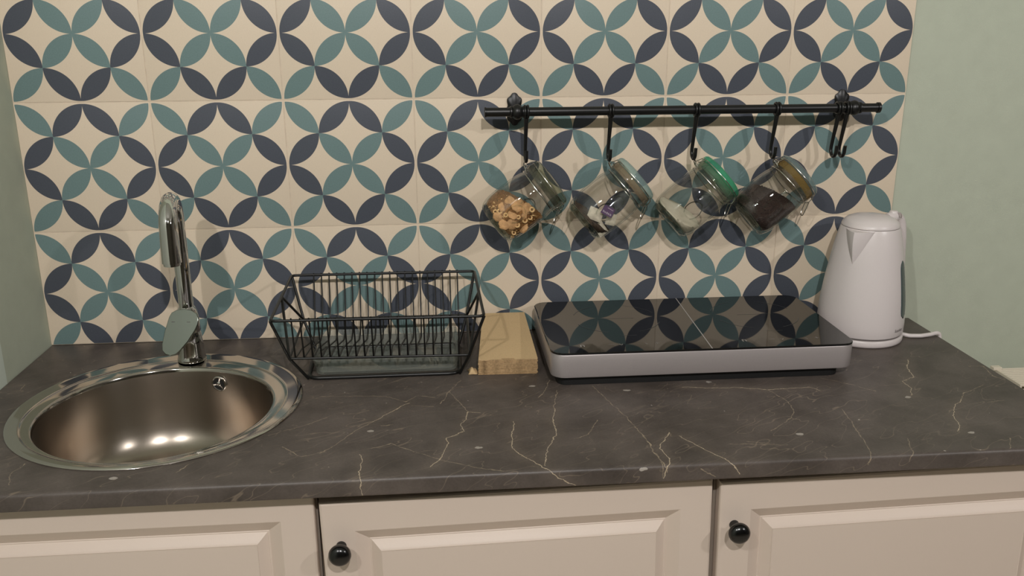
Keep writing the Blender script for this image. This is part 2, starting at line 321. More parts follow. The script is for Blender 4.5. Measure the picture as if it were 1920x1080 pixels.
for row in range(3):
    for c in range(7):
        t = bpy.data.objects.new('tile', tm_cut if row == 0 else tm_full); C.objects.link(t); t.parent = wall_back
        t.location = Vector(((c+.5)*TILE, random.uniform(0, .0004), Z0+(row-.5)*TILE)) - Vector((0, WB, 0))

# ------------------------------------------------------------------ worktop
XR = 1.8157
prof = [(-.001, .852), (-.001, .88)] + [(-.613+.007*math.cos(R(a)), .873+.007*math.sin(R(a))) for a in range(90, 181, 15)] + [(-.617+.003*math.cos(R(a)), .855+.003*math.sin(R(a))) for a in (180, 210, 240, 270)]
rings = [[Vector((x, y, z)) for y, z in prof] for x in (.002, XR)]
wt = MB().rings(rings).build('worktop', MT['top'], org=(.9, -.3, .852))
cut = MB().lathe([(.208, .80), (.208, .95)], c=(.307, -.340, 0), n=96).build('cutter', MT['top'])
bm_ = wt.modifiers.new('hole', 'BOOLEAN'); bm_.object = cut; bm_.operation = 'DIFFERENCE'; bm_.solver = 'EXACT'
dg = bpy.context.evaluated_depsgraph_get(); me = bpy.data.meshes.new_from_object(wt.evaluated_get(dg))
wt.modifiers.clear(); wt.data = me; bpy.data.objects.remove(cut)
me.set_sharp_from_angle(angle=R(40))
tag(wt, 'dark brown grey marbled worktop with pale veins and a rounded front edge', 'worktop')

# ------------------------------------------------------------------ base cabinets
def door_mesh(wd, hd):
    """raised-panel door, outside face towards -y, local origin at its bottom left front"""
    st = [(0, .004), (.0012, .0012), (.004, 0), (.0496, 0), (.0504, .0003), (.0690, .0116), (.0699, .0119), (.0706, .0114), (.0718, .0112), (.0724, .0116), (.0760, .0092), (.0800, .0062), (.0836, .0034), (.0858, .0019), (.0866, .0015), (.0872, .0006), (.0885, .0010)]
    rr = [[(i, .02, i), (wd-i, .02, i), (wd-i, .02, hd-i), (i, .02, hd-i)] for i in (0,)]
    rr += [[(i, d, i), (wd-i, d, i), (wd-i, d, hd-i), (i, d, hd-i)] for i, d in st]
    return MB().rings(rr)
def knob_mb(x, z):
    mtx = Matrix.Rotation(R(90), 3, 'X')
    return MB().lathe([(.0078, 0), (.0076, .002), (.0058, .006), (.0056, .012), (.009, .0160), (.0138, .0182), (.0160, .0212), (.0168, .0250), (.0162, .0288), (.0142, .0322), (.0108, .0348), (.0065, .0363), (.002, .0368)], c=(x, 0, z), n=40, mtx=mtx)
def cabinet(x0, x1, dx0, dx1, dz1, tilt, knob, label):
    root = thing('base_cabinet', label, 'cabinet', (x0, 0, 0))
    o = Vector((x0, 0, 0)); mb = MB()
    mb.box(x0, x0+.016, -.568, -.004, .10, .8515).box(x1-.016, x1, -.568, -.004, .10, .8515).box(x0+.016, x1-.016, -.568, -.004, .10, .116).box(x0+.016, x1-.016, -.012, -.004, .116, .8515)
    mb.build('carcass', MT['cab_in'], root, org=o)
    MB().box(x0+.001, x1-.001, -.52, -.50, 0, .0995).build('plinth', MT['cab'], root, org=o)
    d = door_mesh(dx1-dx0, dz1-.105).build('door', MT['cab'], root, smooth=9)
    hd = dz1-.105; d.location = Vector((dx0+hd*math.sin(R(tilt)), -.590, dz1-hd*math.cos(R(tilt)))) - o; d.rotation_euler = (0, R(-tilt), 0)
    if knob:
        k = knob_mb(knob[0]-dx0, hd+knob[1]-dz1).build('knob', MT['knob'], d, label='round black knob')
    return root
cabinet(.003, .5975, .004, .5950, .8495, 0, None, 'white panelled base cabinet under the sink, at the left end of the run')
cabinet(.5990, 1.2045, .6015, 1.1985, .8265, 1.1, (.6300, .7535), 'white panelled base cabinet in the middle of the run, below the dish rack')
cabinet(1.2060, 1.8140, 1.2100, 1.8040, .8300, 1.1, (1.2345, .7555), 'white panelled base cabinet at the right end, below the black hob')

# ------------------------------------------------------------------ sink
SO = Vector((.307, -.323, .88)); NA = 96
sink = thing('sink', 'round stainless steel inset sink with a polished rim and brushed bowl, left on the worktop', 'sink', SO)
def loops(ls):
    return [[Vector((cx+r*math.cos(2*math.pi*j/NA), cy+r*math.sin(2*math.pi*j/NA), z)) for j in range(NA)] for cx, cy, r, z in ls]
rim = loops([(.307,-.323,.2375,.8801),(.307,-.323,.2383,.8812),(.307,-.323,.2372,.8828),(.307,-.323,.2345,.8838),(.307,-.3265,.2290,.8840),(.307,-.333,.2165,.8835),
             (.307,-.334,.2145,.8838),(.307,-.335,.2125,.8836),(.307,-.336,.2105,.8822),(.307,-.337,.2085,.8816),(.307,-.345,.1955,.8812),(.307,-.346,.1930,.8814),(.307,-.3465,.1910,.8806),(.307,-.3465,.1897,.8788),(.307,-.3465,.1888,.874)])
MB().rings(rim, False, False).build('rim', MT['steel'], sink, org=SO, smooth=60)
bz = [(.1888,.874),(.1872,.86),(.1850,.82),(.1828,.785),(.1800,.765),(.1745,.748),(.1660,.736),(.1540,.728),(.138,.7245),(.10,.722),(.06,.7205),(.045,.7195)]
MB().rings(loops([(.307,-.3465,r,z) for r, z in bz]), False, False).build('bowl', MT['brushed'], sink, org=SO, smooth=70)
dr = MB().lathe([(.046,.7197),(.045,.7215),(.040,.722),(.038,.7195),(.036,.715),(.006,.713)], c=(.307,-.3465,0), n=40, cap0=False); dr.build('drain', MT['chrome'], sink, org=SO)
od = Vector((.062,.174,0)).normalized(); oc = Vector((.307,-.3465,.853)) + od*.1850
Z = -od; X = Vector((0,0,1)).cross(Z).normalized(); Y = Z.cross(X); om = Matrix((X, Y, Z)).transposed()
ov = MB().lathe([(.0150,-.001),(.0150,.0014),(.0138,.0022),(.0122,.0018),(.0112,.0004),(.0112,-.001)], c=oc, n=36, mtx=om, cap0=False, cap1=False).build('overflow_ring', MT['chrome'], sink, org=SO)
MB().lathe([(.0113,.0002),(.0113,.0004)], c=oc, n=30, mtx=om).build('overflow_dark_disc', MT['dark'], ov, org=SO)  # near-black disc, the opening's inner shade put into its colour
sp = MB().lathe([(.0046,0),(.0046,.0022),(.003,.0034),(.0014,.0036)], c=oc, n=20, mtx=om)
for a in (75, 195, 315):
    q = Vector((math.cos(R(a)), math.sin(R(a)), 0)); t = Vector((-q.y, q.x, 0))*.0011
    sp.prism([((q*.003+t).x,(q*.003+t).y),((q*.003-t).x,(q*.003-t).y),((q*.0118-t).x,(q*.0118-t).y),((q*.0118+t).x,(q*.0118+t).y)], .0006, .0018, mtx=Matrix.Translation(oc) @ om.to_4x4())
sp.build('overflow_grille', MT['chrome'], ov, org=SO)

# ------------------------------------------------------------------ faucet
FO = Vector((.309, -.117, .8836)); fx, fy, fz = FO
fa = thing('faucet', 'tall chrome swan-neck faucet with a flat paddle lever, behind the sink bowl', 'faucet', FO)
MB().lathe([(.0262,0),(.0268,.002),(.0262,.005),(.0245,.012),(.0232,.035),(.0215,.055),(.0208,.0575),(.0208,.0588),(.0216,.060),(.0205,.085),(.0185,.098),(.0150,.106),(.0135,.108)], c=FO, n=40).build('body', MT['chrome'], fa, org=FO)
nx = .011; zc = 1.157; rr_ = .0465
path = [(fx, fy, fz+.10), (fx, fy, 1.02), (fx, fy, 1.08), (fx, fy, 1.13)]
for a in range(0, 181, 12):
    k = (1-math.cos(R(a)))/2; path.append((fx+nx*k, fy-2*rr_*k, zc+rr_*math.sin(R(a))))
rad = [.0135]*4 + [.0135+.0025*i/15 for i in range(16)]
tip = Vector(path[-1]); path += [tip+Vector((0,-.001,-.022)), tip+Vector((0,-.002,-.040)), tip+Vector((0,-.002,-.055))]; rad += [.0166, .0168, .0168]
MB().tube(path, rad, n=24).build('spout', MT['chrome'], fa, org=FO, smooth=60)
MB().lathe([(.0145,0),(.0145,.006),(.011,.006)], c=tip+Vector((0,-.002,-.0600)), n=24).build('aerator', MT['chrome'], fa, org=FO)
lv = [(-.0255,.026),(-.0215,.034),(-.012,.0395),(.002,.0415),(.016,.0390),(.0265,.0325),(.0300,.024),(.0295,.012),(.0250,.001),(.0130,-.020),(-.0010,-.0375),(-.0080,-.0440),(-.0180,-.0470),(-.0280,-.0440),(-.0345,-.0365),(-.0355,-.025),(-.0320,.0)]
# paddle plane: runs forward and down to the left
lx = Vector((.98,-.12,.0)).normalized(); ly = Vector((.0,.42,.90)); ly = (ly-lx*ly.dot(lx)).normalized(); lz = lx.cross(ly)
lm = Matrix((lx, ly, lz)).transposed().to_4x4(); lm.translation = Vector((.3095,-.163,.9575))
le = MB().prism(lv, -.0025, .0025, mtx=lm).build('lever', MT['chrome_r'], fa, org=FO, bevel=.0012)
for sx in (-.017, .012):
    MB().prism([(sx-.003,.0160),(sx+.003,.0160),(sx+.003,.0170),(sx-.003,.0170)], .0024, .0029, mtx=lm).build('lever_mark', MT['print'], le, org=FO, smooth=0)
MB().tube([Vector((.309,-.117,.972)), Vector((.310,-.135,.978)), Vector((.311,-.150,.980))], .011, n=16).build('lever_neck', MT['chrome'], fa, org=FO)

# ------------------------------------------------------------------ dish rack and its tray
RO = Vector((.68, -.15, .88))
rk = thing('dish_rack', 'black wire dish rack standing between the sink and the kraft napkins', 'dish rack', RO)
A0, A1 = Vector((.497,-.038,1.0245)), Vector((.861,-.038,1.0235)); B0, B1 = Vector((.494,-.28,1.010)), Vector((.867,-.28,1.0075))
M0, M1 = Vector((.5175,-.06,.9385)), Vector((.8435,-.06,.9375)); F0, F1 = Vector((.519,-.262,.9325)), Vector((.8405,-.262,.928))
C0, C1 = Vector((.546,-.236,.8828)), Vector((.823,-.236,.8828)); D0, D1 = Vector((.540,-.078,.8828)), Vector((.826,-.078,.8828))
RW = .0028
def rounded(pts, r=.008, closed=True, n=4):
    out = []; m = len(pts)
    for i, p in enumerate(pts):
        p = Vector(p)
        if not closed and i in (0, m-1): out.append(p); continue
        a = (Vector(pts[i-1])-p).normalized(); b = (Vector(pts[(i+1) % m])-p).normalized()
        for k in range(n+1):
            t = k/n; out.append(p + a*r*(1-t)**2 + b*r*t**2)
    return out
MB().tube(rounded([A0, A1, B1, B0], .010), RW, 8, True).build('top_rim', MT['wire'], rk, org=RO, smooth=60)
MB().tube(rounded([M0, M1, F1, F0], .006), RW*.9, 8, True).build('middle_rim', MT['wire'], rk, org=RO, smooth=60)
MB().tube(rounded([D0, D1, C1, C0], .022, n=6), RW*1.35, 8, True).build('base_rim', MT['wire'], rk, org=RO, smooth=60)
for a, m_, d, b, f, c in ((A0, M0, D0, B0, F0, C0), (A1, M1, D1, B1, F1, C1)):
    MB().tube([a, m_, d], RW, 8).build('back_leg', MT['wire'], rk, org=RO, smooth=60)
    MB().tube([b, f, c], RW, 8).build('front_leg', MT['wire'], rk, org=RO, smooth=60)
    h_ = (a+b)/2
    MB().tube([m_, h_, f], RW*.85, 8).build('end_brace', MT['wire'], rk, org=RO, smooth=60)
w_me = None
for i in range(20):
    t = i/19; xa = .5405+(.8265-.5405)*t; xf = .530+(.8215-.530)*t
    za = A0.z+(A1.z-A0.z)*t; zb = B0.z+(B1.z-B0.z)*t; zf = F0.z+(F1.z-F0.z)*t
    p = [(xa,-.038,za+.004),(xa,-.040,za-.004),(xa,-.056,.952),(xa,-.063,.938),(xa,-.088,.916),(xa,-.112,.9115),(xf,-.19,.9235),(xf,-.258,zf+.0005),(xf,-.264,zf+.004),(xf,-.272,zf+.040),(xf,-.278,zb-.003),(xf,-.281,zb+.004)]
    MB().tube(p, .00155, 6).build('plate_wire', MT['wire'], rk, org=RO, smooth=70)
TO = Vector((.69,-.145,.8805))
outer = [(i, z) for i, z in ((.008,.8812),(.004,.8835),(0,.9095),(-.0015,.9115),(.0015,.9125),(.003,.9105),(.0075,.8865),(.012,.8845))]
rr = [[Vector((x, y, z)) for x, y in rrect(.553+i, .822-i, -.226+i, -.052-i, .016, 5)] for i, z in outer]
tray = MB().rings(rr).build('drip_tray', MT['tray'], org=TO, smooth=50)
tag(tray, 'shallow clear greenish glass tray lying under the black dish rack', 'tray')

# ------------------------------------------------------------------ napkins
NO = Vector((.915,-.14,.88))
nap = thing('napkin_stack', 'thick stack of brown kraft paper napkins between dish rack and hob', 'napkins', NO)
def wedge(t0, t1, s=0.0, sag=.0):
    """a layer of the stack between height fractions t0..t1"""
    fl = [(.8575,-.2425),(.967,-.2455),(.9655,-.012),(.8785,-.010)]; hf = .0295; hb = .0425
    v = []
    for t in (t0, t1):
        n = 10
        front = [(.8575+.1095*k/n, -.2425-.003*k/n, .8805+hf*t - sag*math.sin(math.pi*k/n)*.0022 + (.001*math.cos(3*k) if t == t1 else 0)) for k in range(n+1)]
        back = [(.9655-.087*k/n, -.012, .8805+hb*t) for k in range(n+1)]
        v.append([Vector((x+s, y+s*.5, z)) for x, y, z in front+back])
    return v
lay = MB()
for i in range(18):
    s = random.uniform(-.0010, .0012); lay.rings(wedge(i/18.5, (i+.78)/18.5, s))
lay.build('napkin_layers', MT['kraft2'], nap, org=NO, smooth=20, kind='stuff')
MB().rings(wedge(17.9/18.5, 1.03, 0, 1)).build('top_napkin', MT['kraft'], nap, org=NO, smooth=20)
cr = MB(); g = []
for i in range(7):
    for j in range(7):
        u, v_ = i/6, j/6; g.append((.838+.017*u+.002*math.sin(4*v_), -.241+.026*v_, .8812+.012*math.sin(math.pi*u)*math.sin(math.pi*v_)*(1+.5*math.sin(5*u+3*v_))))
cr.add(g, [(i*7+j, (i+1)*7+j, (i+1)*7+j+1, i*7+j+1) for i in range(6) for j in range(6)])
co = cr.build('paper_scrap', MT['kraft'], org=(.846,-.23,.8808)); sm = co.modifiers.new('solid', 'SOLIDIFY'); sm.thickness = .0005
tag(co, 'small crumpled scrap of kraft paper beside the left foot of the napkin stack', 'paper')

# ------------------------------------------------------------------ hob
HO = Vector((1.265,-.16,.88)); HX0, HX1, HY0, HY1 = .984, 1.5435, -.318, -.014; ZT = .9455
hob = thing('hob', 'portable double induction hob with black glass top and silver front', 'hob', HO)
MB().rings([[Vector((x, y, z)) for x, y in rrect(HX0+i, HX1-i, HY0+i, HY1-i, .026-i)] for i, z in ((.006,.8975),(.001,.8985),(0,.901),(0,.9400),(.001,.9415))]).build('housing', MT['alu'], hob, org=HO, smooth=40)
MB().rings([[Vector((x, y, z)) for x, y in rrect(HX0+i, HX1-i, HY0+i, HY1-i, .026-i)] for i, z in ((.0008,.9416),(-.0005,.9424),(-.0005,.9446),(.0008,ZT))]).build('glass_top', MT['hob_glass'], hob, org=HO, smooth=30)
MB().rings([[Vector((x, y, z)) for x, y in rrect(HX0+.012, HX1-.022, HY0+.012, HY1-.02, .02)] for z in (.8806,.8974)]).build('underside', MT['hob_under'], hob, org=HO, smooth=30)
MB().add([(1.2725,HY0-.0004,ZT+.0002),(1.2745,HY0-.0004,ZT+.0002),(1.2885,HY1,ZT+.0002),(1.2868,HY1,ZT+.0002)], [(0,1,2,3)]).build('divider_line', MT['line'], hob, org=HO, smooth=0)
mk = MB()
def flat(pts, z=ZT+.00025): mk.add([(x, y, z) for x, y in pts], [tuple(range(len(pts)))])
def stroke(x0, y0, x1, y1, w=.0007):
    d = Vector((x1-x0, y1-y0)).normalized(); n = Vector((-d.y, d.x))*w/2
    flat([(x0+n.x,y0+n.y),(x1+n.x,y1+n.y),(x1-n.x,y1-n.y),(x0-n.x,y0-n.y)])
for cx in (1.135, 1.415):
    for a0, a1 in ((20,70),(110,160),(200,250),(290,340)):
        for k in range(8):
            p = [(cx+.085*math.cos(R(a0+(a1-a0)*q/8)), -.135+.085*math.sin(R(a0+(a1-a0)*q/8))) for q in (k, k+1)]
            stroke(*p[0], *p[1], .0009)
    stroke(cx-.035, -.135, cx+.035, -.135, .0008)
    stroke(cx-.012, -.235, cx+.02, -.235, .0006)
ic = MB(); mk_b = mk; mk = ic
for bx in (1.0, 1.3):
    stroke(bx+.041,-.288,bx+.041,-.278,.0016); stroke(bx+.041,-.278,bx+.047,-.280,.0016); stroke(bx+.047,-.288,bx+.047,-.280,.0016)
    stroke(bx+.092,-.281,bx+.102,-.281); stroke(bx+.112,-.279,bx+.1155,-.286); stroke(bx+.1155,-.286,bx+.119,-.279)
    stroke(bx+.160,-.279,bx+.1635,-.286); stroke(bx+.178,-.281,bx+.186,-.281); stroke(bx+.182,-.277,bx+.182,-.285)
ic.build('touch_icons', MT['line'], hob, org=HO, smooth=0, kind='stuff'); mk_b.build('burner_marks', MT['mark'], hob, org=HO, smooth=0, kind='stuff')

# ------------------------------------------------------------------ kettle
KO = Vector((1.655,-.099,.88)); kx, ky, kz = KO
ke = thing('electric_kettle', 'white plastic cordless kettle on its base in the right corner beside the hob', 'kettle', KO)
MB().lathe([(.081,.0004),(.0835,.002),(.0845,.005),(.0845,.0125),(.083,.0145),(.080,.015)], c=KO, n=64).build('power_base', MT['kettle'], ke, org=KO)
MB().lathe([(.0545,.2330),(.0545,.2345)], c=KO, n=64).build('lid_gap', MT['groove'], ke, org=KO)
MB().lathe([(.0805,.0148),(.0805,.0185)], c=KO, n=64).build('base_gap', MT['groove'], ke, org=KO)
prof_k = [(.080,.0182),(.0833,.0192),(.0842,.022),(.0845,.04),(.0838,.06),(.0820,.085),(.0790,.11),(.0755,.135),(.0715,.16),(.0675,.185),(.0630,.208),(.0588,.224),(.0565,.2315),(.0555,.2335)]
kb = MB().lathe(prof_k, c=KO, n=72); kb.build('body', MT['kettle'], ke, org=KO)
MB().lathe([(.0540,.2325),(.0540,.2338),(.0556,.2348),(.0556,.2365),(.0530,.2425),(.0460,.2490),(.0350,.2535),(.020,.2560),(.004,.2568)], c=KO, n=64).build('lid', MT['kettle'], ke, org=KO)
def rk_at(z):
    for (r0_, z0_), (r1_, z1_) in zip(prof_k, prof_k[1:]):
        if z0_ <= z <= z1_: return r0_+(r1_-r0_)*(z-z0_)/(z1_-z0_)
    return prof_k[-1][0]
sa = R(-138); sd = Vector((math.cos(sa), math.sin(sa), 0)); sn = Vector((-sd.y, sd.x, 0))
rr = []
for i in range(9):
    t = i/8; z = .232-.066*t; wdt = .030*(1-t)**.9+.0008; out_ = .0215*(1-t**1.5); rb = rk_at(z)
    ring = []
    for j in range(11):
        q = -1+2*j/10; base = math.sqrt(max(rb*rb-(wdt*q)**2, 0)); ring.append(KO + sn*wdt*q + sd*(base-.0015+(out_+.0015)*(1-abs(q)**1.25)) + Vector((0,0,z)))
    for j in range(10, -1, -1):
        q = -1+2*j/10; base = math.sqrt(max(rb*rb-(wdt*q)**2, 0)); ring.append(KO + sn*wdt*q*.98 + sd*(base-.006) + Vector((0,0,z)))
    rr.append(ring)
MB().rings(rr).build('spout', MT['kettle'], ke, org=KO, smooth=50)
ha = R(20); hd = Vector((math.cos(ha), math.sin(ha), 0))
hp = [KO+hd*r_+Vector((0,0,z)) for r_, z in ((.046,.242),(.060,.2465),(.074,.243),(.083,.229),(.088,.200),(.0925,.150),(.0945,.100),(.092,.070),(.084,.055),(.074,.052))]
MB().tube(rounded(hp, .008, False, 3), .0115, 14).build('handle', MT['kettle'], ke, org=KO, smooth=60)
hb = KO+hd*.060+Vector((0,0,.2485))
MB().lathe([(.0085,0),(.0085,.0075),(.007,.0095),(.003,.010)], c=hb, n=20).build('lid_button', MT['kettle'], ke, org=KO)
# water gauge: a narrow strip let into the right flank
wa = -46
def strip(a0, a1, z0, z1, off, n=18, w_=6):
    vs = []
    for i in range(n+1):
        t = i/n; z = z0+(z1-z0)*t; k = math.sqrt(max(1-abs(2*t-1)**8, .02)); am = (a0+a1)/2; hw = (a1-a0)/2*k; r_ = rk_at(z)+off
        for q in range(w_+1):
            a = am-hw+2*hw*q/w_; vs.append(KO+Vector((r_*math.cos(R(a)), r_*math.sin(R(a)), z)))
    return MB().add(vs, [(i*(w_+1)+q, i*(w_+1)+q+1, (i+1)*(w_+1)+q+1, (i+1)*(w_+1)+q) for i in range(n) for q in range(w_)])
wg = strip(wa-8.5, wa+8.5, .055, .172, .0006).build('water_gauge', MT['kettle_dark'], ke, org=KO, smooth=60)
wg.modifiers.new('solid', 'SOLIDIFY').thickness = .001
# small printed brand word low on the flank
fc = bpy.data.curves.new('word', 'FONT'); fc.body = 'Scarlett'; fc.size = .0085; fc.resolution_u = 2
fo = bpy.data.objects.new('word', fc); C.objects.link(fo); dg = bpy.context.evaluated_depsgraph_get()
tm_ = bpy.data.meshes.new_from_object(fo.evaluated_get(dg)); bpy.data.objects.remove(fo)
for v in tm_.vertices:
    a = R(-65)+v.co.x/.084; z = .031+v.co.y; r_ = .0851; v.co = Vector((r_*math.cos(a), r_*math.sin(a), z))
tm_.materials.append(MT['print']); to = bpy.data.objects.new('brand_print', tm_); C.objects.link(to); to.parent = ke
cord = [KO+Vector((.0815,-.018,.0065)), (1.752,-.126,.8848), (1.775,-.128,.8846), (1.798,-.123,.8850), (1.814,-.118,.8862), (1.8215,-.116,.8835), (1.8230,-.116,.876), (1.8232,-.116,.85), (1.824,-.110,.76), (1.826,-.10,.62), (1.826,-.08,.45), (1.826,-.07,.30)]
MB().tube(rounded(cord, .0035, False, 3), .0043, 10).build('power_cord', MT['kettle'], ke, org=KO, smooth=60)

# ------------------------------------------------------------------ rail, hooks
RY, RZ = -.06, 1.3425
rl = thing('hanging_rail', 'black metal rail on two ornate brackets across the patterned tiles', 'rail', (1.28, 0, RZ)); LO = Vector((1.28, 0, RZ))
mY = Matrix.Rotation(R(90), 3, 'Y')
MB().lathe([(.0088,0),(.0098,.0006),(.0098,.0030),(.0086,.0036),(.0086,.776),(.0104,.7765),(.0104,.7815),(.0092,.7825),(.004,.783)], c=(.8845, RY, RZ), n=24, mtx=mY).build('bar', MT['black'], rl, org=LO)
def plate(cx):
    pts = []
    for a in range(0, 360, 6):
        c_, s_ = math.cos(R(a)), math.sin(R(a))
        r_ = .0185+.0115*abs(s_)**2.2 + .0018*math.cos(R(a*8))*(1 if abs(c_) > .3 else .2)
        pts.append((cx+r_*c_*.80, r_*s_*1.05))
    mtx = Matrix(((1,0,0,0),(0,0,1,0),(0,1,0,RZ),(0,0,0,1)))
    return MB().rings([[mtx @ Vector((cx+(x-cx)*k, y*k, z)) for x, y in pts] for k, z in ((1,-.0004),(1,-.0035),(.86,-.0055),(.45,-.0075))])
for cx in (.947, 1.614):
    br = plate(cx).build('bracket', MT['black'], rl, org=LO, smooth=50)
    MB().tube([(cx,-.003,RZ),(cx,-.02,RZ),(cx,-.046,RZ)], [.0085,.0062,.0066], 14).build('bracket_arm', MT['black'], br, org=LO)
    MB().lathe([(.0088,-.0145),(.0112,-.013),(.0112,-.0105),(.0098,-.009),(.0135,-.005),(.0150,0),(.0135,.005),(.0098,.009),(.0112,.0105),(.0112,.013),(.0088,.0145)], c=(cx, RY, RZ), n=24, mtx=mY).build('bracket_collar', MT['black'], br, org=LO)
HKX = [.9645, 1.1285, 1.2975, 1.4585, 1.5835, 1.6005]
def hook(x, label, first=None):
    O = Vector((x, RY, RZ-.05))
    t = thing('s_hook', label, 'hook', O, 'hooks on the black rail')
    if first:
        for ch in list(first.children): copy_part(ch, t)
        return t
    # two-turn eye round the rail
    ring = []
    for dx in (-.0028, .0028):
        MB().tube([Vector((x+dx, RY, RZ))+Vector((0, math.cos(R(a)), math.sin(R(a))))*.0112 for a in range(0, 360, 18)], .0026, 8, True).build('eye', MT['black'], t, org=O, smooth=60)
    sh = [(x, RY, RZ-.0115), (x, RY+.003, RZ-.025), (x, RY+.012, RZ-.055), (x, RY+.0185, RZ-.078)]
    c = Vector((x, RY+.0065, RZ-.0835))
    sh += [c+Vector((0, .0125*math.cos(R(a)), .0125*math.sin(R(a)))) for a in range(0, -181, -18)]
    sh += [(x, RY-.0065, RZ-.079), (x, RY-.0072, RZ-.0735)]
    MB().tube(sh, [.0048,.0042,.0036]+[.0034]*14, 10).build('shank', MT['black'], t, org=O, smooth=60)
    return t
hl = ['black hook carrying the cereal jar', 'black hook carrying the tea bag jar', 'black hook carrying the sugar jar', 'black hook carrying the jar of dark granules', 'empty black hook nearer the left, below the right bracket', 'empty black hook nearer the right end of the rail']
h0 = hook(HKX[0], hl[0])
for x, l in zip(HKX[1:], hl[1:]): hook(x, l, h0)

# ------------------------------------------------------------------ jars
JP = [(.0375,.0),(.0405,.0012),(.0452,.006),(.0484,.013),(.0504,.022),(.0514,.034),(.0514,.062),(.0506,.073),(.0490,.081),(.0474,.0865),(.0474,.0885),(.0484,.0905),(.0484,.1010),(.0470,.1025)]
JI = [(.0445,.1025),(.0445,.086),(.0462,.080),(.0480,.072),(.0486,.06),(.0486,.035),(.0476,.023),(.0450,.0145),(.0405,.0095),(.0300,.0085)]
JS = 1.23
def jar(hx, tilt, dx, dz, lidm, gask, label):
    """axis leans to the right (local z = jar axis); local origin at the jar's foot"""
    ca, sa_ = math.cos(R(tilt)), math.sin(R(tilt)); ht, hx_ = .0965*JS, .0605
    O = Vector((hx - ht*ca + hx_*sa_ + dx, -.0605, 1.2450 - ht*sa_ - hx_*ca + dz))
    t = thing('glass_jar', label, 'jar', O, 'jars hanging from the rail', (0, R(90-tilt), 0))
    g = MB().lathe(JP, n=56, cap1=False); g.lathe(JI, n=56, cap0=False); 
    n = 56; k = len(JP)*n
    g.f += [((len(JP)-1)*n+j, (len(JP)-1)*n+(j+1) % n, k+(j+1) % n, k+j) for j in range(n)]
    g.v = [Vector((p.x, p.y, p.z*JS)) for p in g.v]
    b = g.build('jar_body', MT['jar'], t, smooth=60)
    MB().lathe([(.0362,.0006),(.0430,.0062),(.0400,.0092),(.0300,.0082),(.0300,.0030)], n=56).build('jar_foot', MT['jar_thick'], b, smooth=60)
    e = MB()
    for cz, rr_2, a0, a1 in ((.040,.0155,-55,235),(.062,.0125,-30,210)):
        e.tube([Vector((.0, -.0502+((rr_2*math.cos(R(a)))**2)/(2*.05), cz)) + Vector((rr_2*math.cos(R(a)), 0, rr_2*math.sin(R(a)))) for a in range(a0, a1+1, 10)], .0010, 6)
    e.build('embossed_loop', MT['jar_thick'], b, smooth=60)
    MB().lathe([(.0450,.0950),(.0489,.0950),(.0494,.0965),(.0495,.1020),(.0488,.1062),(.0450,.1062)], n=48).build('gasket', gask, t)
    MB().lathe([(.0400,.1000),(.0405,.1063),(.0472,.1066),(.0500,.1078),(.0510,.1105),(.0502,.1140),(.0470,.1168),(.0400,.1185),(.0340,.1188),(.0300,.1196),(.0200,.1205),(.004,.1210)], n=56).build('lid', lidm, t, smooth=50)
    wq = MB(); wq.tube([(.0484*math.cos(R(a)), .0484*math.sin(R(a)), .0880) for a in range(0, 360, 8)], .00085, 6, True)
    wq.tube([(.0505*math.cos(R(a)), .0505*math.sin(R(a)), .1085) for a in range(0, 360, 8)], .00085, 6, True)
    # hinge side (local -x is the upper left side of the tilted jar)
    for s in (-1, 1):
        wq.tube([(-.044, .010*s, .0915), (-.0520, .010*s, .0935), (-.0545, .010*s, .0985), (-.0520, .010*s, .1025), (-.0500, .010*s, .1085)], .0009, 6)
    wq.tube([(-.0545, -.013, .0985), (-.0545, .013, .0985)], .0009, 6)
    wq.tube([(-.050, -.010, .0925), (-.058, -.006, .094), (-.0615, 0, .0965), (-.058, .006, .094), (-.050, .010, .0925)], .0009, 6)
    wq.build('wire_hinge', MT['zinc'], t, smooth=60)
    wl = MB()
    for s in (-1, 1):
        wl.tube([(.0500, .008*s, .1085), (.0535, .008*s, .1065), (.0555, .008*s, .0985), (.0520, .008*s, .0935), (.0470, .008*s, .0915)], .0009, 6)
    wl.tube(rounded([(.0555, -.008, .0985), (.066, -.0075, .084), (.071, -.005, .078), (.071, .005, .078), (.066, .0075, .084), (.0555, .008, .0985)], .003, False, 3), .0009, 6)
    wl.build('wire_latch', MT['zinc'], t, smooth=60)
    for ch in t.children_recursive:
        if ch is not b:
            for v in ch.data.vertices: v.co.z *= JS
    return t
J1 = jar(HKX[0], 36, -.004, -.001, MT['lid_clear'], MT['gasket_a'], 'glass jar of breakfast cereal with a clear lid, first on the rail')
J2 = jar(HKX[1], 39.5, 0, 0, MT['lid_aqua'], MT['gasket_b'], 'glass jar holding tea bags and a purple tag, with a pale aqua lid')
J3 = jar(HKX[2], 40.5, .002, 0, MT['lid_green'], MT['gasket_c'], 'glass jar of white sugar with a bright green lid')
J4 = jar(HKX[3], 39.5, .002, 0, MT['lid_grey'], MT['gasket_d'], 'glass jar half full of dark brown granules with an amber gasket')
bpy.context.view_layer.update()

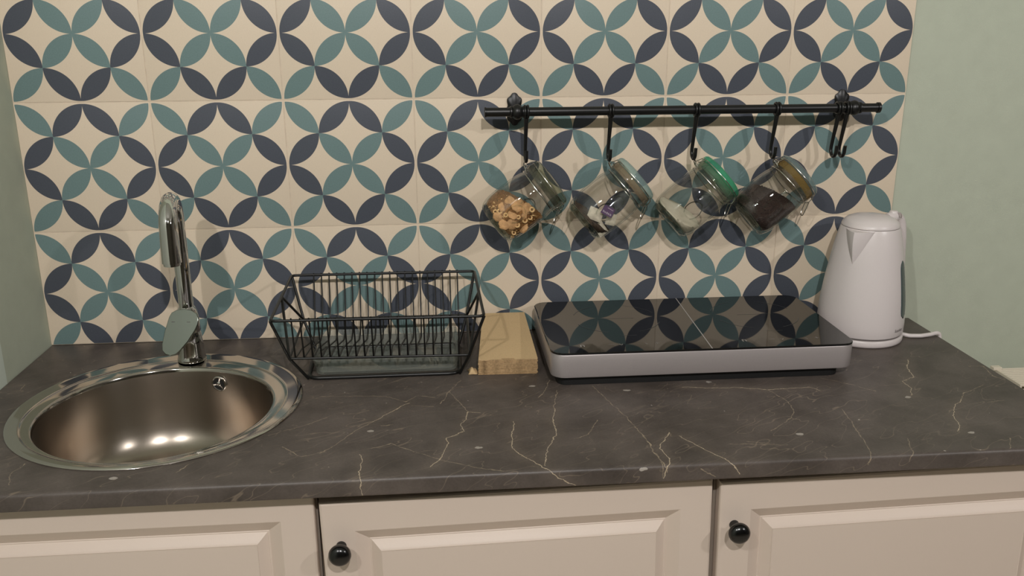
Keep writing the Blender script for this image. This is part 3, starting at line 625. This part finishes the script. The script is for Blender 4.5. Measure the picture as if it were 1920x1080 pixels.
def fill(jar_o, plane_pt, plane_no, name, m, label, cat, amp=.0012, cuts=2, scale=140, planes=(), fine=.005, flat=False):
    """the loose contents: inner volume of the jar below a sloping surface"""
    mb = MB().lathe([(.0404,.0100),(.0447,.0150),(.0473,.0233),(.0482,.035),(.0482,.06),(.0475,.072),(.0455,.080)], n=40)
    mw = jar_o.matrix_world
    me = bpy.data.meshes.new(name); me.from_pydata([mw @ Vector((p.x, p.y, p.z*JS)) for p in mb.v], [], mb.f)
    bm = bmesh.new(); bm.from_mesh(me); bmesh.ops.recalc_face_normals(bm, faces=bm.faces)
    for pt, no in [(plane_pt, plane_no)] + list(planes):
        r = bmesh.ops.bisect_plane(bm, geom=bm.verts[:]+bm.edges[:]+bm.faces[:], plane_co=pt, plane_no=no, clear_outer=True)
        eds = [e for e in bm.edges if e.is_boundary]
        if eds: bmesh.ops.holes_fill(bm, edges=eds)
    bmesh.ops.triangulate(bm, faces=bm.faces[:])
    for _ in range(cuts):
        le = [e for e in bm.edges if e.calc_length() > fine]
        bmesh.ops.subdivide_edges(bm, edges=le, cuts=1); bmesh.ops.triangulate(bm, faces=bm.faces[:])
    bmesh.ops.recalc_face_normals(bm, faces=bm.faces); bm.normal_update()
    cen = sum((v.co for v in bm.verts), Vector())/len(bm.verts)
    for v in bm.verts:
        k = noise.noise(v.co*scale); up = max(0, v.normal.dot(Vector(plane_no).normalized()))
        v.co += v.normal*(k*amp*(1 if up > .4 else .0) - abs(k)*amp*.6*(0 if up > .4 else 1))
    bm.to_mesh(me); bm.free(); me.materials.append(m); me.shade_flat() if flat else me.shade_smooth()
    o = bpy.data.objects.new(name, me); C.objects.link(o)
    for v in me.vertices: v.co -= cen
    o.location = cen; tag(o, label, cat, kind='stuff'); return o
def jw(j, x, y, z): return j.matrix_world @ Vector((x, y, z*JS))
def rig(j, front, axis_t, up):
    """a point just inside the glass: front = -y side; up: sideways over the jar's axis"""
    r_ = .0462; x = -up; return jw(j, x, -math.sqrt(max(r_*r_-x*x, 0))*front, axis_t)
# cereal
fill(J1, jw(J1, 0, 0, .053), (.52, -.1, .85), 'cereal_crumbs', MT['cereal'], 'toasted cereal flakes and crumbs filling the lower half of the first jar', 'cereal', .0026, 4, 330, (), .003, True)
J1O = jw(J1, 0, 0, .04)
ring_mb = MB()
def torus(mb, R1, r1, n=16, m=8, sq=1.0):
    rr = []
    for i in range(n):
        a = 2*math.pi*i/n
        rr.append([Vector(((R1+r1*math.cos(2*math.pi*j/m))*math.cos(a), (R1+r1*math.cos(2*math.pi*j/m))*math.sin(a), r1*sq*math.sin(2*math.pi*j/m))) for j in range(m)])
    return mb.rings(rr, closed=True)
ring_me = None
def place_small(me_src, name, m, p, nrm, spin, s, label, cat, group):
    o = bpy.data.objects.new(name, me_src); C.objects.link(o); o.location = p; o.scale = (s, s, s)
    q = Vector(nrm).to_track_quat('Z', 'Y'); o.rotation_euler = (q.to_matrix() @ Matrix.Rotation(spin, 3, 'Z')).to_euler()
    tag(o, label, cat, group); return o
def mesh_of(mb, name, m):
    o = mb.build(name, m, smooth=60); me = o.data; bpy.data.objects.remove(o); return me
ring_me = mesh_of(torus(MB(), .0040, .0019), 'cereal_ring', MT['ring'])
cook = MB().lathe([(.0005,-.0022),(.006,-.0021),(.0082,-.001),(.0085,.0005),(.0070,.0020),(.004,.0026),(.0005,.0028)], n=18)
for v in cook.v: v += Vector((noise.noise(v*300), noise.noise(v*300+Vector((9,0,0))), noise.noise(v*260+Vector((0,7,0)))))*.0012
cook_me = mesh_of(cook, 'biscuit_piece', MT['cookie'])
# (along axis, across: + is upper-left side)
for k, (t, u, sp_) in enumerate([(.022,.022,.3),(.031,-.020,1.1),(.045,-.022,.6),(.064,-.012,.2),(.019,-.030,.9),(.054,-.024,.4),(.026,.010,.5),(.040,-.008,.8),(.016,.026,1.4)]):
    p = rig(J1, 1.04, t, u); nn = Vector((0, -1, .2)) + Vector((random.uniform(-.4,.4), 0, random.uniform(-.3,.4)))
    place_small(ring_me, 'cereal_ring', None, p, nn, sp_, 1.0 if k < 4 else .85, 'small pale oat ring among the cereal in the first jar', 'cereal', 'oat rings in the first jar')
for k, (t, u, s) in enumerate([(.050,.010,1.15),(.058,-.005,1.0),(.016,-.003,1.0),(.030,.024,.9),(.026,-.012,1.1),(.036,.003,1.0),(.043,.024,.95),(.036,-.032,1.0),(.047,-.010,.85),(.014,.016,.8)]):
    p = rig(J1, .97, t, u); nn = Vector((random.uniform(-.5,.5), -1, random.uniform(-.2,.6)))
    place_small(cook_me, 'biscuit_piece', None, p, nn, random.uniform(0,6), s*1.35, 'round toasted biscuit piece among the cereal in the first jar', 'cereal', 'biscuit pieces in the first jar')
fl = MB(); 
for k in range(150):
    t = random.uniform(.012,.064); u = random.uniform(-.040,.040)
    if t > .056+.25*(-u) : continue
    p = rig(J1, random.uniform(.93,1.0), t, u); s = random.uniform(.0012,.0034)
    q = Matrix.Rotation(random.uniform(0,6), 3, Vector((random.random()-.5, random.random()-.5, random.random()-.5)).normalized())
    fl.add([p+q @ Vector(c) * s for c in ((-1,-.7,-.3),(1,-.6,-.2),(.9,.8,-.3),(-.8,.7,-.2),(-.8,-.6,.3),(.8,-.5,.35),(.7,.6,.3),(-.7,.6,.35))], [(0,3,2,1),(4,5,6,7),(0,1,5,4),(1,2,6,5),(2,3,7,6),(3,0,4,7)])
fo_ = fl.build('cereal_flakes', MT['ring'], org=J1O, smooth=0); tag(fo_, 'small loose oat flakes pressed against the glass of the first jar', 'cereal', kind='stuff')
# sugar and granules
fill(J3, jw(J3, .0, 0, .0245), (.50, -.25, .83), 'sugar', MT['sugar'], 'white sugar heaped at the foot of the jar with the green lid', 'sugar', .0022, 3, 60)
fill(J4, jw(J4, 0, 0, .057), (.36, -.25, .90), 'dark_granules', MT['coffee'], 'dark brown granules filling the lower half of the fourth jar', 'coffee', .0026, 5, 520, (), .0022, True)
# tea bags
def pillow(w_, h_, th):
    g = []; n = 8
    for side in (1, -1):
        for i in range(n+1):
            for j in range(n+1):
                u, v_ = i/n*2-1, j/n*2-1; g.append((u*w_/2, v_*h_/2, side*th*(1-u**4)*(1-v_**4)*(1+.35*noise.noise(Vector((u*2, v_*2, side*5))))))
    N1 = (n+1)**2; f = []
    for i in range(n):
        for j in range(n):
            a = i*(n+1)+j; f += [(a, a+n+1, a+n+2, a+1), (N1+a, N1+a+1, N1+a+n+2, N1+a+n+1)]
    return MB().add(g, f)
tb_me = mesh_of(pillow(.034, .040, .0055), 'tea_bag', MT['tea'])
tb_specs = [((.018,-.028,.50,.9),'crumpled white tea bag lowest in the second jar'), ((.040,-.026,-.2,.8),'rounded white tea bag at the right in the second jar'), ((.026,.004,1.2,1.0),'long flattened tea bag lying across the second jar')]
for (t, u, sp_, s), lb in tb_specs:
    p = rig(J2, .62, t, u); o = place_small(tb_me, 'tea_bag', None, p, (.3*math.sin(sp_*3), -1, .35), sp_, s*.72, lb, 'tea bag', 'tea bags in the second jar')
fill(J2, jw(J2, .008, 0, .020), (.62, -.1, .78), 'loose_tea', MT['tealeaf'], 'brown tea leaf dust and dark bags at the foot of the second jar', 'tea', .0025, 3, 150)
pt = rig(J2, .90, .0445, -.004)
o = MB().prism([(-.0125,-.0095),(.0125,-.0085),(.0120,.0095),(-.0115,.0085)], -.0003, .0003).build('tea_tag', MT['purple']); o.location = pt
q = Vector((.10, -1, .15)).to_track_quat('Z', 'Y'); o.rotation_euler = (q.to_matrix() @ Matrix.Rotation(R(-32), 3, 'Z')).to_euler()
tag(o, 'purple paper tea tag with pale print leaning in the second jar', 'tag')
pm = MB(); x = -.0095
for ch in range(5):
    hgt = (.0042, .0030, .0042, .0034, .0042)[ch]
    pm.box(x, x+.0007, -.0060, -.0060+hgt, .00032, .00040); pm.box(x, x+.0024, -.0060+hgt*.45, -.0060+hgt*.45+.0006, .00032, .00040); pm.box(x+.0018, x+.0024, -.0060, -.0060+hgt*.8, .00032, .00040); x += .0040
pm.box(-.004, .009, .0050, .0056, .00032, .0004)
pm.build('tag_print', MT['white'], o, smooth=0, kind='stuff')

# ------------------------------------------------------------------ radiator beyond the worktop's end
AO = Vector((2.30, -.07, .16))
ra = thing('radiator', 'cream panel radiator with a slotted top grille on the wall beyond the worktop', 'radiator', AO)
x0, x1 = 2.012, 2.95; zt = .766
MB().box(x0+.004, x1-.004, -.125, -.119, .17, zt-.012).build('front_panel', MT['radiator'], ra, org=AO, bevel=.003)
MB().box(x0+.004, x1-.004, -.041, -.035, .17, zt-.012).build('back_panel', MT['radiator'], ra, org=AO, bevel=.003)
for xx in (x0, x1-.004): MB().box(xx, xx+.004, -.127, -.033, .165, zt).build('side_panel', MT['radiator'], ra, org=AO, bevel=.001)
gm = None
for i in range(10):
    y = -.124+i*.0097
    MB().box(x0+.0045, x1-.0045, y, y+.0042, zt-.006, zt-.0005).build('grille_slat', MT['radiator'], ra, org=AO, bevel=.0008)
MB().box(x0-.008, x0+.012, -.044, -.030, zt-.001, zt+.006).build('end_clip', MT['radiator'], ra, org=AO, bevel=.001)
for xx in (x0+.15, x1-.15): MB().box(xx, xx+.04, -.035, WB-.0005, .25, .68).build('wall_bracket', MT['radiator'], ra, org=AO)
